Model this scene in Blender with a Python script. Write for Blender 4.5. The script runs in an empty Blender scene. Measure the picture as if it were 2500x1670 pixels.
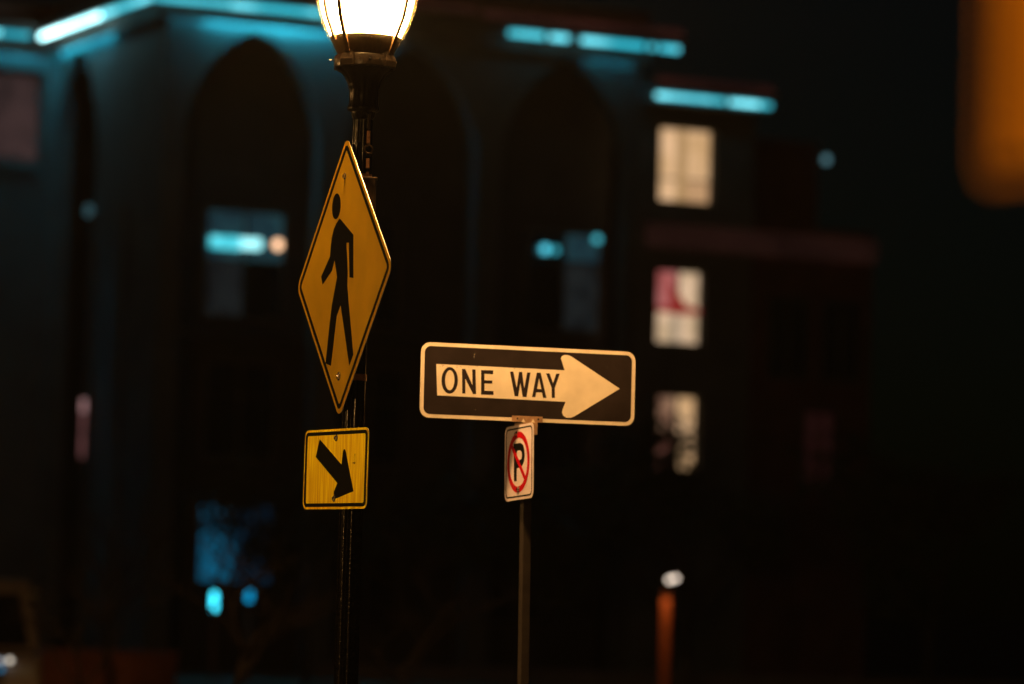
import bpy, bmesh, math, random
from mathutils import Vector, Matrix
from mathutils.geometry import tessellate_polygon

random.seed(7)
rad = math.radians
scene = bpy.context.scene
COL = scene.collection

# ------------------------------------------------------------------ camera
PITCH = math.atan(645 / 9375.0)
ROLL = rad(1.6)
cam_data = bpy.data.cameras.new("camera")
cam = bpy.data.objects.new("camera", cam_data)
COL.objects.link(cam)
fwd = Vector((0, math.cos(PITCH), math.sin(PITCH)))
r0 = Vector((1, 0, 0)); u0 = Vector((0, -math.sin(PITCH), math.cos(PITCH)))
upv = u0 * math.cos(ROLL) - r0 * math.sin(ROLL)
rtv = r0 * math.cos(ROLL) + u0 * math.sin(ROLL)
M = Matrix((rtv, upv, -fwd)).transposed().to_4x4()
M.translation = Vector((0, 0, 1.6))
cam.matrix_world = M
cam_data.lens = 135.0
cam_data.sensor_width = 36.0
cam_data.clip_start = 0.1
cam_data.clip_end = 3000
cam_data.dof.use_dof = True
cam_data.dof.focus_distance = 14.72
cam_data.dof.aperture_fstop = 1.85
scene.camera = cam
scene.render.resolution_x = 1024
scene.render.resolution_y = 684

# ------------------------------------------------------------------ night sky
world = bpy.data.worlds.new("World")
scene.world = world
world.use_nodes = True
wn = world.node_tree
bg = wn.nodes["Background"]
sky = wn.nodes.new("ShaderNodeTexSky")
sky.sky_type = 'NISHITA'
sky.sun_disc = False
sky.sun_elevation = rad(2.0)
sky.sun_rotation = rad(180)
tint = wn.nodes.new("ShaderNodeMix")
tint.data_type = 'RGBA'; tint.blend_type = 'MULTIPLY'
tint.inputs[0].default_value = 1.0
tint.inputs[7].default_value = (0.06, 0.20, 0.38, 1)
wn.links.new(sky.outputs[0], tint.inputs[6])
wn.links.new(tint.outputs[2], bg.inputs[0])
bg.inputs[1].default_value = 0.004

# faint moonlight
sd = bpy.data.lights.new("moon", 'SUN')
sd.energy = 0.002
sd.angle = rad(0.5)
sd.color = (0.8, 0.9, 1.0)
so = bpy.data.objects.new("moon", sd)
so.rotation_euler = (rad(50), 0, rad(40))
COL.objects.link(so)

scene.view_settings.view_transform = 'Standard'
scene.view_settings.look = 'None'
scene.view_settings.exposure = 0.0
scene.view_settings.gamma = 1.0
scene.view_settings.use_curve_mapping = False
try:
    scene.cycles.max_bounces = 6
    scene.cycles.transparent_max_bounces = 12
    scene.cycles.caustics_reflective = False
    scene.cycles.caustics_refractive = False
    scene.cycles.sample_clamp_indirect = 4.0
except Exception:
    pass

LAMP = 490.0                      # radiance of a street lamp's diffuser
LAMP_COL = (1.0, 0.50, 0.155)


# ------------------------------------------------------------------ materials
def mat(name, col, rough=0.6, metal=0.0, var=0.0, vscale=6.0, stretch=None, bump=0.0, bscale=40.0,
        spec=0.5, coat=0.0, col2=None, detail=6.0, lo=0.35, hi=0.65):
    m = bpy.data.materials.new(name)
    m.use_nodes = True
    nt = m.node_tree
    b = nt.nodes["Principled BSDF"]
    b.inputs["Base Color"].default_value = (*col, 1)
    b.inputs["Roughness"].default_value = rough
    b.inputs["Metallic"].default_value = metal
    b.inputs["Specular IOR Level"].default_value = spec
    b.inputs["Coat Weight"].default_value = coat
    tc = nt.nodes.new("ShaderNodeTexCoord")
    mp = nt.nodes.new("ShaderNodeMapping")
    nt.links.new(tc.outputs["Object"], mp.inputs[0])
    if stretch:
        mp.inputs["Scale"].default_value = stretch
    if var > 0 or col2:
        n = nt.nodes.new("ShaderNodeTexNoise")
        n.inputs["Scale"].default_value = vscale
        n.inputs["Detail"].default_value = detail
        nt.links.new(mp.outputs[0], n.inputs["Vector"])
        r = nt.nodes.new("ShaderNodeValToRGB")
        c2 = col2 if col2 else tuple(c * (1 - var) for c in col)
        r.color_ramp.elements[0].position = lo
        r.color_ramp.elements[1].position = hi
        r.color_ramp.elements[0].color = (*c2, 1)
        r.color_ramp.elements[1].color = (*col, 1)
        nt.links.new(n.outputs["Fac"], r.inputs[0])
        nt.links.new(r.outputs[0], b.inputs["Base Color"])
    if bump > 0:
        n2 = nt.nodes.new("ShaderNodeTexNoise")
        n2.inputs["Scale"].default_value = bscale
        n2.inputs["Detail"].default_value = 4
        nt.links.new(mp.outputs[0], n2.inputs["Vector"])
        bp = nt.nodes.new("ShaderNodeBump")
        bp.inputs["Strength"].default_value = bump
        bp.inputs["Distance"].default_value = 0.01
        nt.links.new(n2.outputs["Fac"], bp.inputs["Height"])
        nt.links.new(bp.outputs[0], b.inputs["Normal"])
    return m


def emit(name, col, strength, col2=None, vscale=3.0, stretch=None, lo=0.35, hi=0.65):
    m = bpy.data.materials.new(name)
    m.use_nodes = True
    nt = m.node_tree
    for n in list(nt.nodes):
        nt.nodes.remove(n)
    out = nt.nodes.new("ShaderNodeOutputMaterial")
    e = nt.nodes.new("ShaderNodeEmission")
    e.inputs[0].default_value = (*col, 1)
    e.inputs[1].default_value = strength
    if col2:
        tc = nt.nodes.new("ShaderNodeTexCoord")
        mp = nt.nodes.new("ShaderNodeMapping")
        if stretch:
            mp.inputs["Scale"].default_value = stretch
        n = nt.nodes.new("ShaderNodeTexNoise")
        n.inputs["Scale"].default_value = vscale
        n.inputs["Detail"].default_value = 2
        r = nt.nodes.new("ShaderNodeValToRGB")
        r.color_ramp.elements[0].position = lo
        r.color_ramp.elements[1].position = hi
        r.color_ramp.elements[0].color = (*col2, 1)
        r.color_ramp.elements[1].color = (*col, 1)
        nt.links.new(tc.outputs["Object"], mp.inputs[0])
        nt.links.new(mp.outputs[0], n.inputs["Vector"])
        nt.links.new(n.outputs["Fac"], r.inputs[0])
        nt.links.new(r.outputs[0], e.inputs[0])
    nt.links.new(e.outputs[0], out.inputs[0])
    return m


def glassy(name, tint, gloss=0.12, rough=0.05, body=None, bodyw=0.0):
    m = bpy.data.materials.new(name)
    m.use_nodes = True
    nt = m.node_tree
    for n in list(nt.nodes):
        nt.nodes.remove(n)
    out = nt.nodes.new("ShaderNodeOutputMaterial")
    t = nt.nodes.new("ShaderNodeBsdfTransparent")
    t.inputs[0].default_value = (*tint, 1)
    g = nt.nodes.new("ShaderNodeBsdfGlossy")
    g.inputs["Roughness"].default_value = rough
    mx = nt.nodes.new("ShaderNodeMixShader")
    mx.inputs[0].default_value = gloss
    nt.links.new(t.outputs[0], mx.inputs[1])
    nt.links.new(g.outputs[0], mx.inputs[2])
    last = mx
    if body:
        d = nt.nodes.new("ShaderNodeBsdfTranslucent")
        d.inputs[0].default_value = (*body, 1)
        m2 = nt.nodes.new("ShaderNodeMixShader")
        m2.inputs[0].default_value = bodyw
        nt.links.new(mx.outputs[0], m2.inputs[1])
        nt.links.new(d.outputs[0], m2.inputs[2])
        last = m2
    nt.links.new(last.outputs[0], out.inputs[0])
    return m


YEL = mat("yellow_sheeting", (0.92, 0.57, 0.003), 0.42, var=0.16, vscale=5, bump=0.05, bscale=500, spec=0.10)
YEL_GRAIN = mat("yellow_grained_sheeting", (1.0, 0.86, 0.003), 0.46, metal=0.70, col2=(0.74, 0.50, 0.002), vscale=1.0,
                stretch=(150, 4, 1), detail=8, bump=0.15, bscale=3, spec=0.05, lo=0.38, hi=0.60)
BLACK = mat("black_print", (0.008, 0.009, 0.010), 0.30, var=0.3, spec=0.06)
WHITE = mat("white_sheeting", (0.78, 0.74, 0.68), 0.45, var=0.14, vscale=11, bump=0.04, bscale=400)
WHITE_RIDGE = mat("white_ridged_sheeting", (0.70, 0.66, 0.80), 0.45, var=0.10, vscale=1, stretch=(8, 220, 1), bump=0.08, bscale=2)
SIGNBLACK = mat("sign_black", (0.026, 0.020, 0.022), 0.5, var=0.35, vscale=9, bump=0.05, bscale=300, spec=0.12)
RED = mat("red_print", (0.45, 0.001, 0.008), 0.42, var=0.15, spec=0.08)
ALU = mat("aluminium_edge", (0.75, 0.73, 0.70), 0.38, 0.9, var=0.2, vscale=60)
STEEL = mat("galvanised_steel", (0.62, 0.60, 0.58), 0.42, 0.85, var=0.3, vscale=40, bump=0.1, bscale=90)
BOLT = mat("bolt_steel", (0.8, 0.78, 0.74), 0.22, 1.0, var=0.3, vscale=90)
RUST = mat("rust", (0.16, 0.06, 0.02), 0.85, var=0.4, vscale=80)
BRACKET = mat("bracket_metal", (0.46, 0.30, 0.20), 0.5, 0.3, var=0.3, vscale=50, bump=0.1, bscale=120)
POLEMAT = mat("black_gloss_pole_paint", (0.007, 0.0065, 0.0065), 0.16, var=0.3, vscale=30, bump=0.08, bscale=70, spec=0.45)
LAMPMETAL = mat("lamp_cast_metal", (0.022, 0.016, 0.011), 0.30, 0.0, var=0.4, vscale=40, bump=0.18, bscale=60)
NECKMETAL = mat("lamp_neck_paint", (0.007, 0.005, 0.004), 0.3, 0.0, var=0.4, vscale=40, bump=0.18, bscale=60, spec=0.18)
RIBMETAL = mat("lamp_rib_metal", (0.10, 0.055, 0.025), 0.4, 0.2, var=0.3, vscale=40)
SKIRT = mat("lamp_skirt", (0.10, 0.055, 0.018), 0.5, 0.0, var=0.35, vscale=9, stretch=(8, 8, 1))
POSTMAT = mat("sign_post_steel", (0.036, 0.029, 0.027), 0.5, 0.1, var=0.35, vscale=30, stretch=(1, 1, .3), bump=0.1, bscale=80)
COPPER = mat("strap_copper_tone", (0.42, 0.22, 0.12), 0.4, 0.7, var=0.4, vscale=90)
ASPHALT = mat("asphalt", (0.05, 0.05, 0.052), 0.85, var=0.35, vscale=2.5, bump=0.4, bscale=60)
PAVE = mat("concrete_pavement", (0.26, 0.25, 0.23), 0.85, var=0.25, vscale=3, bump=0.3, bscale=30)
KERB = mat("kerb_stone", (0.32, 0.31, 0.29), 0.8, var=0.25, vscale=8)
LINE = mat("road_paint", (0.75, 0.74, 0.70), 0.7, var=0.3, vscale=12)
GROUND = mat("ground_soil", (0.045, 0.05, 0.03), 0.95, var=0.4, vscale=0.8, bump=0.3, bscale=6)
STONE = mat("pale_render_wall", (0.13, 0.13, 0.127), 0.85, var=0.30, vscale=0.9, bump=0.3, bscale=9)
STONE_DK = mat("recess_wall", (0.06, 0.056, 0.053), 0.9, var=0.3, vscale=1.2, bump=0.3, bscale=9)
BRICK = mat("dark_brick", (0.16, 0.060, 0.045), 0.85, var=0.35, vscale=2.5, bump=0.4, bscale=20)
TRIM = mat("cornice_stone", (0.15, 0.12, 0.11), 0.8, var=0.25, vscale=2)
FRAME = mat("window_frame", (0.10, 0.09, 0.08), 0.6, var=0.2)
DARKGLASS = mat("dark_window_glass", (0.010, 0.012, 0.014), 0.08, spec=0.8)
BARK = mat("bark", (0.055, 0.042, 0.032), 0.9, var=0.4, vscale=9, bump=0.5, bscale=25)
LEAF = mat("dark_leaves", (0.045, 0.060, 0.022), 0.7, var=0.5, vscale=3)
VANPAINT = mat("van_paint", (0.27, 0.22, 0.19), 0.35, var=0.12, vscale=3, coat=0.4)
TYRE = mat("tyre_rubber", (0.02, 0.02, 0.02), 0.8)
PLASTIC = mat("black_plastic", (0.02, 0.02, 0.022), 0.5)
ORANGE = mat("orange_post_paint", (0.62, 0.13, 0.02), 0.6, var=0.3, vscale=7)
BRICKWALL = mat("garden_wall_brick", (0.40, 0.13, 0.07), 0.85, var=0.4, vscale=3, bump=0.4, bscale=20)

E_LAMP = emit("lamp_glow", LAMP_COL, LAMP)
E_LAMP_DIM = emit("dim_lamp_glow", LAMP_COL, 22.0)  # dimmed glow for the added lamps by the van and brick wall
E_CYAN = emit("cyan_neon", (0.55, 2.1, 2.4), 1.0, col2=(0.04, 0.70, 0.90), vscale=0.55, stretch=(1, 1, 1), lo=0.36, hi=0.62)
E_CYAN_HOT = emit("cyan_white_neon", (3.2, 6.0, 6.2), 1.0, col2=(1.4, 4.0, 4.4), vscale=0.6)
E_CYAN_DIM = emit("cyan_neon_dim", (0.12, 0.95, 1.15), 1.0, col2=(0.02, 0.45, 0.6), vscale=0.8)
E_RED_DIM = emit("red_spill_glow", (0.030, 0.0075, 0.006), 1.0, col2=(0.010, 0.003, 0.003), vscale=0.5)  # emission stands in for faint reddish light on the fascia


# ------------------------------------------------------------------ mesh helpers
def link(o, parent=None):
    COL.objects.link(o)
    if parent is not None:
        o.parent = parent
    return o


def tag(o, label=None, cat=None, group=None, kind=None):
    if label: o["label"] = label
    if cat: o["category"] = cat
    if group: o["group"] = group
    if kind: o["kind"] = kind
    return o


def empty(name, loc=(0, 0, 0), rz=0.0, mtx=None, label=None, cat=None, group=None, kind=None):
    o = bpy.data.objects.new(name, None)
    o.empty_display_size = 0.1
    COL.objects.link(o)
    if mtx is not None:
        o.matrix_world = mtx
    else:
        o.location = loc
        o.rotation_euler = (0, 0, rz)
    return tag(o, label, cat, group, kind)


class MB:
    def __init__(s):
        s.v = []; s.f = []

    def add(s, vs, fs):
        b = len(s.v)
        s.v += [tuple(p) for p in vs]
        s.f += [tuple(i + b for i in f) for f in fs]
        return s

    def box(s, x0, x1, y0, y1, z0, z1):
        vs = [(x0, y0, z0), (x1, y0, z0), (x1, y1, z0), (x0, y1, z0), (x0, y0, z1), (x1, y0, z1), (x1, y1, z1), (x0, y1, z1)]
        return s.add(vs, [(0, 3, 2, 1), (4, 5, 6, 7), (0, 1, 5, 4), (1, 2, 6, 5), (2, 3, 7, 6), (3, 0, 4, 7)])

    def lathe(s, prof, seg=32, c=(0, 0), rfun=None, cap=True):
        b = len(s.v); n = len(prof)
        for (r, z) in prof:
            for k in range(seg):
                a = 2 * math.pi * k / seg
                rr = r if rfun is None else r * rfun(a)
                s.v.append((c[0] + rr * math.cos(a), c[1] + rr * math.sin(a), z))
        for i in range(n - 1):
            for k in range(seg):
                k2 = (k + 1) % seg
                s.f.append((b + i * seg + k, b + i * seg + k2, b + (i + 1) * seg + k2, b + (i + 1) * seg + k))
        if cap:
            s.f.append(tuple(b + k for k in reversed(range(seg))))
            s.f.append(tuple(b + (n - 1) * seg + k for k in range(seg)))
        return s

    def tube(s, pts, r, seg=8, r2=None, cap=True):
        pts = [Vector(p) for p in pts]
        n = len(pts)
        rs = [r + ((r2 if r2 is not None else r) - r) * i / max(1, n - 1) for i in range(n)]
        b = len(s.v)
        ref = Vector((0, 0, 1)) if abs((pts[1] - pts[0]).normalized().z) < 0.9 else Vector((1, 0, 0))
        for i, p in enumerate(pts):
            t = (pts[min(n - 1, i + 1)] - pts[max(0, i - 1)]).normalized()
            a = t.cross(ref).normalized(); c = t.cross(a)
            for k in range(seg):
                th = 2 * math.pi * k / seg
                s.v.append(tuple(p + (a * math.cos(th) + c * math.sin(th)) * rs[i]))
        for i in range(n - 1):
            for k in range(seg):
                k2 = (k + 1) % seg
                s.f.append((b + i * seg + k, b + i * seg + k2, b + (i + 1) * seg + k2, b + (i + 1) * seg + k))
        if cap:
            s.f.append(tuple(b + k for k in reversed(range(seg))))
            s.f.append(tuple(b + (n - 1) * seg + k for k in range(seg)))
        return s

    def prism(s, loops, z0, z1, fn=None):
        """loops in (x,y): first outer, others holes; extruded z0..z1. fn maps (x,y,z)."""
        fn = fn or (lambda x, y, z: (x, y, z))
        flat = [p for l in loops for p in l]
        tris = tessellate_polygon([[Vector((p[0], p[1], 0)) for p in l] for l in loops])
        n = len(flat); b = len(s.v)
        for z in (z0, z1):
            for p in flat:
                s.v.append(tuple(fn(p[0], p[1], z)))
        for t in tris:
            a, c, d = (flat[i] for i in t)
            cr = (c[0] - a[0]) * (d[1] - a[1]) - (c[1] - a[1]) * (d[0] - a[0])
            t = tuple(t) if cr > 0 else tuple(reversed(t))
            s.f.append(tuple(b + n + i for i in t))
            s.f.append(tuple(b + i for i in reversed(t)))
        o = 0
        for l in loops:
            m = len(l)
            for i in range(m):
                j = (i + 1) % m
                s.f.append((b + o + i, b + o + j, b + n + o + j, b + n + o + i))
            o += m
        return s

    def build(s, name, material, parent=None, smooth=False, bevel=0.0, recalc=True, autosm=None):
        me = bpy.data.meshes.new(name)
        me.from_pydata(s.v, [], s.f)
        if recalc:
            bm = bmesh.new(); bm.from_mesh(me)
            bmesh.ops.recalc_face_normals(bm, faces=bm.faces)
            bm.to_mesh(me); bm.free()
        me.materials.append(material)
        if smooth:
            for p in me.polygons: p.use_smooth = True
            if autosm:
                try: me.set_sharp_from_angle(angle=rad(autosm))
                except Exception: pass
        o = bpy.data.objects.new(name, me)
        link(o, parent)
        if bevel > 0:
            md = o.modifiers.new("bevel", 'BEVEL')
            md.width = bevel; md.segments = 2; md.limit_method = 'ANGLE'; md.angle_limit = rad(40)
        return o


def box(name, m, parent, x0, x1, y0, y1, z0, z1, bevel=0.0):
    return MB().box(x0, x1, y0, y1, z0, z1).build(name, m, parent, bevel=bevel)


def copy_tree(o, parent=None):
    c = o.copy()
    COL.objects.link(c)
    if parent is not None:
        c.parent = parent
        c.matrix_parent_inverse = o.matrix_parent_inverse.copy()
    for ch in list(o.children):
        copy_tree(ch, c)
    return c


def rrect(w, h, r, seg=6):
    pts = []
    for cx, cy, a0 in ((w - r, h - r, 0), (-w + r, h - r, 90), (-w + r, -h + r, 180), (w - r, -h + r, 270)):
        for k in range(seg + 1):
            a = rad(a0 + 90 * k / seg)
            pts.append((cx + r * math.cos(a), cy + r * math.sin(a)))
    return pts


def rot2(pts, deg):
    c, s_ = math.cos(rad(deg)), math.sin(rad(deg))
    return [(x * c - y * s_, x * s_ + y * c) for x, y in pts]


def ellipse(cx, cy, a, b, n=32):
    return [(cx + a * math.cos(2 * math.pi * k / n), cy + b * math.sin(2 * math.pi * k / n)) for k in range(n)]


def pose(x, y, z, yaw, eps=0.0, tau=0.0):
    U = Vector((math.cos(yaw), math.sin(yaw), 0)); N = Vector((math.sin(yaw), -math.cos(yaw), 0)); V = Vector((0, 0, 1))
    V2 = V * math.cos(tau) + N * math.sin(tau); N2 = N * math.cos(tau) - V * math.sin(tau)
    U3 = U * math.cos(eps) + V2 * math.sin(eps); V3 = V2 * math.cos(eps) - U * math.sin(eps)
    m = Matrix((U3, V3, N2)).transposed().to_4x4()
    m.translation = Vector((x, y, z))
    return m


def smooth_noise_panel(name, loops, thick, m, parent, edge=ALU):
    """sign blank: printed face in front, metal body behind"""
    MB().prism(loops, -thick, -0.0004).build("backing", edge, parent)
    return MB().prism(loops, -0.0004, 0.0).build(name, m, parent)


def bolt(parent, x, y, r=0.0075, rust=True):
    o = MB().lathe([(r * 1.7, 0.0002), (r * 1.7, 0.0020), (r, 0.0022), (r, 0.0075), (r * 0.8, 0.0085)], 6 * 3, c=(x, y)).build("bolt", BOLT, parent, smooth=True, autosm=30)
    return o


# ------------------------------------------------------------------ ground
def flat(name, m, x0, x1, y0, y1, z, th=0.0, kind='structure'):
    mb = MB()
    if th > 0:
        mb.box(x0, x1, y0, y1, z - th, z)
    else:
        mb.add([(x0, y0, z), (x1, y0, z), (x1, y1, z), (x0, y1, z)], [(0, 1, 2, 3)])
    o = mb.build(name, m)
    return tag(o, kind=kind)


flat("ground", GROUND, -1500, 1500, -600, 2400, -0.03)
flat("road", ASPHALT, -120, 120, 17.2, 29.0, 0.0)
r2 = flat("side_road", ASPHALT, -3.6, 3.2, -40, 11.9, 0.0)
flat("pavement", PAVE, -120, 120, 12.2, 17.0, 0.14, 0.14)
flat("far_pavement", PAVE, -120, 120, 29.3, 34.0, 0.14, 0.14)
flat("near_pavement", PAVE, 3.4, 60, -40, 12.0, 0.14, 0.14)
flat("left_pavement", PAVE, -60, -3.8, -40, 12.0, 0.14, 0.14)
flat("plaza", PAVE, -60, 60, 62.0, 73.0, 0.10, 0.10)
flat("parking_ground", ASPHALT, -60, 60, 34.2, 61.8, 0.0)
k = MB().box(-120, 120, 17.0, 17.2, 0.0, 0.15).box(-120, 120, 29.0, 29.3, 0.0, 0.15).build("kerb", KERB)
tag(k, kind='structure')
mk = MB()
for i in range(-12, 13):
    mk.box(i * 6, i * 6 + 3, 23.0, 23.12, 0.004, 0.008)
tag(mk.build("road_markings", LINE), kind='structure')


# ------------------------------------------------------------------ street lamp
def globe_r(z):
    """outer radius of the acorn globe at height z (pole foot = 0)"""
    tab = [(3.680, .112), (3.748, .142), (3.817, .174), (3.899, .195), (3.97, .203), (4.05, .198), (4.13, .178), (4.20, .150), (4.26, .115)]
    for (a, ra), (b, rb) in zip(tab, tab[1:]):
        if z <= b:
            t = (z - a) / (b - a)
            return ra + (rb - ra) * t
    return tab[-1][1]


def make_street_lamp():
    root = empty("street_lamp", (0, 0, 0), label="lit street lamp on a fluted black post above the yellow walking-person sign",
                 cat="street lamp", group="acorn street lamps along the streets")
    def flute(a):
        t = (a * 14 / (2 * math.pi)) % 1.0
        return 1.0 - 0.075 * max(0.0, math.sin(math.pi * t)) ** 0.7 if 0.12 < t < 0.88 else 1.0
    prof = [(.0475, .55), (.047, 1.0), (.0455, 1.6), (.0438, 2.2), (.0415, 2.8), (.039, 3.2), (.0375, 3.455)]
    MB().lathe(prof, 112, rfun=flute).build("pole", POLEMAT, root, smooth=True, autosm=50)
    MB().lathe([(.19, 0.12), (.19, .17), (.15, .20), (.12, .26), (.105, .40), (.10, .48), (.07, .53), (.055, .56)], 32).build("pole_base", POLEMAT, root, smooth=True, autosm=40)
    # neck
    prof = [(.037, 3.440), (.044, 3.452), (.046, 3.468), (.060, 3.474), (.063, 3.482), (.060, 3.490), (.057, 3.50), (.057, 3.555),
            (.061, 3.562), (.0625, 3.570), (.066, 3.585), (.078, 3.603), (.090, 3.618), (.107, 3.628), (.113, 3.636)]
    def nfl(a):
        return 1.0 - 0.03 * max(0.0, math.sin(a * 12))
    MB().lathe(prof, 96, rfun=nfl).build("neck", NECKMETAL, root, smooth=True, autosm=50)
    ring = MB().lathe([(.106, 3.634), (.117, 3.638), (.1185, 3.646), (.1175, 3.678), (.114, 3.684), (.100, 3.686)], 48).build("collar", LAMPMETAL, root, smooth=True, autosm=35)
    for az in (-30, 52, 150, 232):
        a = rad(az); d = Vector((math.sin(a), -math.cos(a), 0)); t = Vector((math.cos(a), math.sin(a), 0))
        mb = MB()
        pts = []
        for (w, z) in ((.028, 3.637), (.030, 3.66), (.022, 3.682), (.012, 3.695)):
            pts.append((w, z))
        vs = []
        for off in (.110, .131):
            for w, z in pts:
                oo = off if z < 3.68 else off - 0.006
                for sgn in (-1, 1):
                    p = d * oo + t * (w * sgn); vs.append((p.x, p.y, z))
        fs = []
        for i in range(3):
            for b in (0, 8):
                fs.append((b + 2 * i, b + 2 * i + 1, b + 2 * i + 3, b + 2 * i + 2))
            fs.append((2 * i, 2 * i + 2, 8 + 2 * i + 2, 8 + 2 * i))
            fs.append((2 * i + 1, 8 + 2 * i + 1, 8 + 2 * i + 3, 2 * i + 3))
        fs += [(0, 8, 9, 1), (6, 7, 15, 14)]
        mb.add(vs, fs).build("rib_foot", LAMPMETAL, ring)
    for az in (-62, 12, 30, 88):
        a = rad(az); d = Vector((math.sin(a), -math.cos(a), 0))
        MB().tube([d * .112 + Vector((0, 0, 3.662)), d * .1225 + Vector((0, 0, 3.662))], .0045, 8).build("screw", BOLT, ring)
    MB().tube([Vector((-.118, -.01, 3.665)), Vector((-.1345, -.012, 3.666))], .0022, 6).build("screw", BOLT, ring)
    # diffuser (glowing), skirt and clear outer globe
    dp = [(globe_r(z) - .013, z) for z in (3.757, 3.79, 3.83, 3.87, 3.91, 3.95, 3.99, 4.03, 4.07, 4.11, 4.15, 4.19, 4.23)] + [(.06, 4.26)]
    MB().lathe(dp, 48).build("diffuser", E_LAMP, root, smooth=True, autosm=50)
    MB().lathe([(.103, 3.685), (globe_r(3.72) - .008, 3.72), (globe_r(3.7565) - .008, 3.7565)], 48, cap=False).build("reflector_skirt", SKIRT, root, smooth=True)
    gp = [(globe_r(z), z) for z in (3.682, 3.70, 3.73, 3.76, 3.80, 3.84, 3.88, 3.92, 3.96, 4.00, 4.04, 4.08, 4.12, 4.16, 4.20, 4.24, 4.26)]
    MB().lathe(gp, 64, cap=False).build("globe", glassy("lamp_globe_glass", (0.99, 0.97, 0.90), 0.004, 0.12, (1.0, 0.9, 0.55), 0.004), root, smooth=True)
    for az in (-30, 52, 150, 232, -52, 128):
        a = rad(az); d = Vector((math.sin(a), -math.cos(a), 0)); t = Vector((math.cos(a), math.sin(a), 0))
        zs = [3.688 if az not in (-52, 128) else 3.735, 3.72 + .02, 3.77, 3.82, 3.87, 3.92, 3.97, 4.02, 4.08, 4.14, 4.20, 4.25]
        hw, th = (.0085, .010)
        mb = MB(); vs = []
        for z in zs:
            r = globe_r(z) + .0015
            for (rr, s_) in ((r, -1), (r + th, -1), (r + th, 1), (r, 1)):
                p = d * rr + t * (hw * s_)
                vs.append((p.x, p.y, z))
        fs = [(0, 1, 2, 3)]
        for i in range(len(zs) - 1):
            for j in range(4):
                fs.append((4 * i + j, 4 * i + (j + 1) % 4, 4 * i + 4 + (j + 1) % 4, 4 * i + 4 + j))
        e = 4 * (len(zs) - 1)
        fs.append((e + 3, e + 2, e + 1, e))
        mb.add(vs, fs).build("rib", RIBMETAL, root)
    MB().lathe([(.125, 4.245), (.130, 4.262), (.11, 4.285), (.06, 4.32), (.03, 4.35), (.035, 4.37), (.02, 4.395), (.004, 4.42)], 40).build("cap", LAMPMETAL, root, smooth=True, autosm=40)
    return root


lamp = make_street_lamp()
PX, PY = -0.593, 14.60
lamps = [((-10.9, 17.8), 20, 0, "added lit street lamp out of view, left of the walking-person sign"),
         ((-5.7, -1.4), 0, 0, "added lit street lamp nearest to the viewer, unseen beyond the left edge"),
         ((-9.6, 37.0), 10, 1, "added dimmer street lamp out of view, left of the parked pale van"),
         ((-8.6, 57.8), 0, 1, "added dimmer street lamp by the low brick wall, out of view to the left")]
for (x, y), rz, dimmed, lab in lamps:  # lamps out of view, added to light signs, near plate, van and wall
    c = copy_tree(lamp)
    c.location = (x, y, 0)
    c.rotation_euler = (0, 0, rad(rz))
    c["label"] = lab
    if dimmed:
        for ch in c.children:
            if ch.name.startswith("diffuser"):
                ch.data = ch.data.copy()
                ch.data.materials[0] = E_LAMP_DIM
lamp.location = (PX, PY, 0)
# fittings only on the post with the signs: strap clamps, conduit pieces and box
def strap(z, r=.046):
    return MB().lathe([(r - .0005, z - .0125), (r + .0015, z - .0125), (r + .0015, z + .0125), (r - .0005, z + .0125)], 40, cap=False).build("strap", COPPER, lamp, smooth=True, autosm=40)
for z, r in ((3.217, .0392), (2.452, .0428), (2.218, .0440), (1.990, .0446)):
    strap(z, r)
MB().box(.003, .059, -.085, -.040, 3.02, 3.209).box(-.002, .064, -.089, -.036, 3.203, 3.213).build("outlet_box", mat("outlet_box_metal", (.13, .085, .06), .45, .3, var=.4, vscale=40), lamp, bevel=.003)
for z0, z1, w in ((3.345, 3.394, .0068), (3.250, 3.288, .0068), (3.214, 3.236, .0060)):
    MB().box(.024 - w, .024 + w, -.0475, -.030, z0, z1).build("conduit_clip", COPPER, lamp, bevel=.0015)
MB().tube([Vector((.024, -.044, 3.40)), Vector((.024, -.044, 3.455))], .0055, 8).build("conduit", mat("conduit_dark", (.05, .03, .02), .4), lamp)
rg = MB()
n = 28
for i in range(n):
    a = 2 * math.pi * i / n
    for k in range(8):
        b = 2 * math.pi * k / 8
        R_ = .0155 + .0028 * math.cos(b)
        rg.v.append((.026 + R_ * math.cos(a), -.049 + .0028 * math.sin(b), 3.322 + R_ * math.sin(a)))
for i in range(n):
    for k in range(8):
        rg.f.append((i * 8 + k, i * 8 + (k + 1) % 8, ((i + 1) % n) * 8 + (k + 1) % 8, ((i + 1) % n) * 8 + k))
rg.build("eye_ring", RIBMETAL, lamp, smooth=True)


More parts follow.
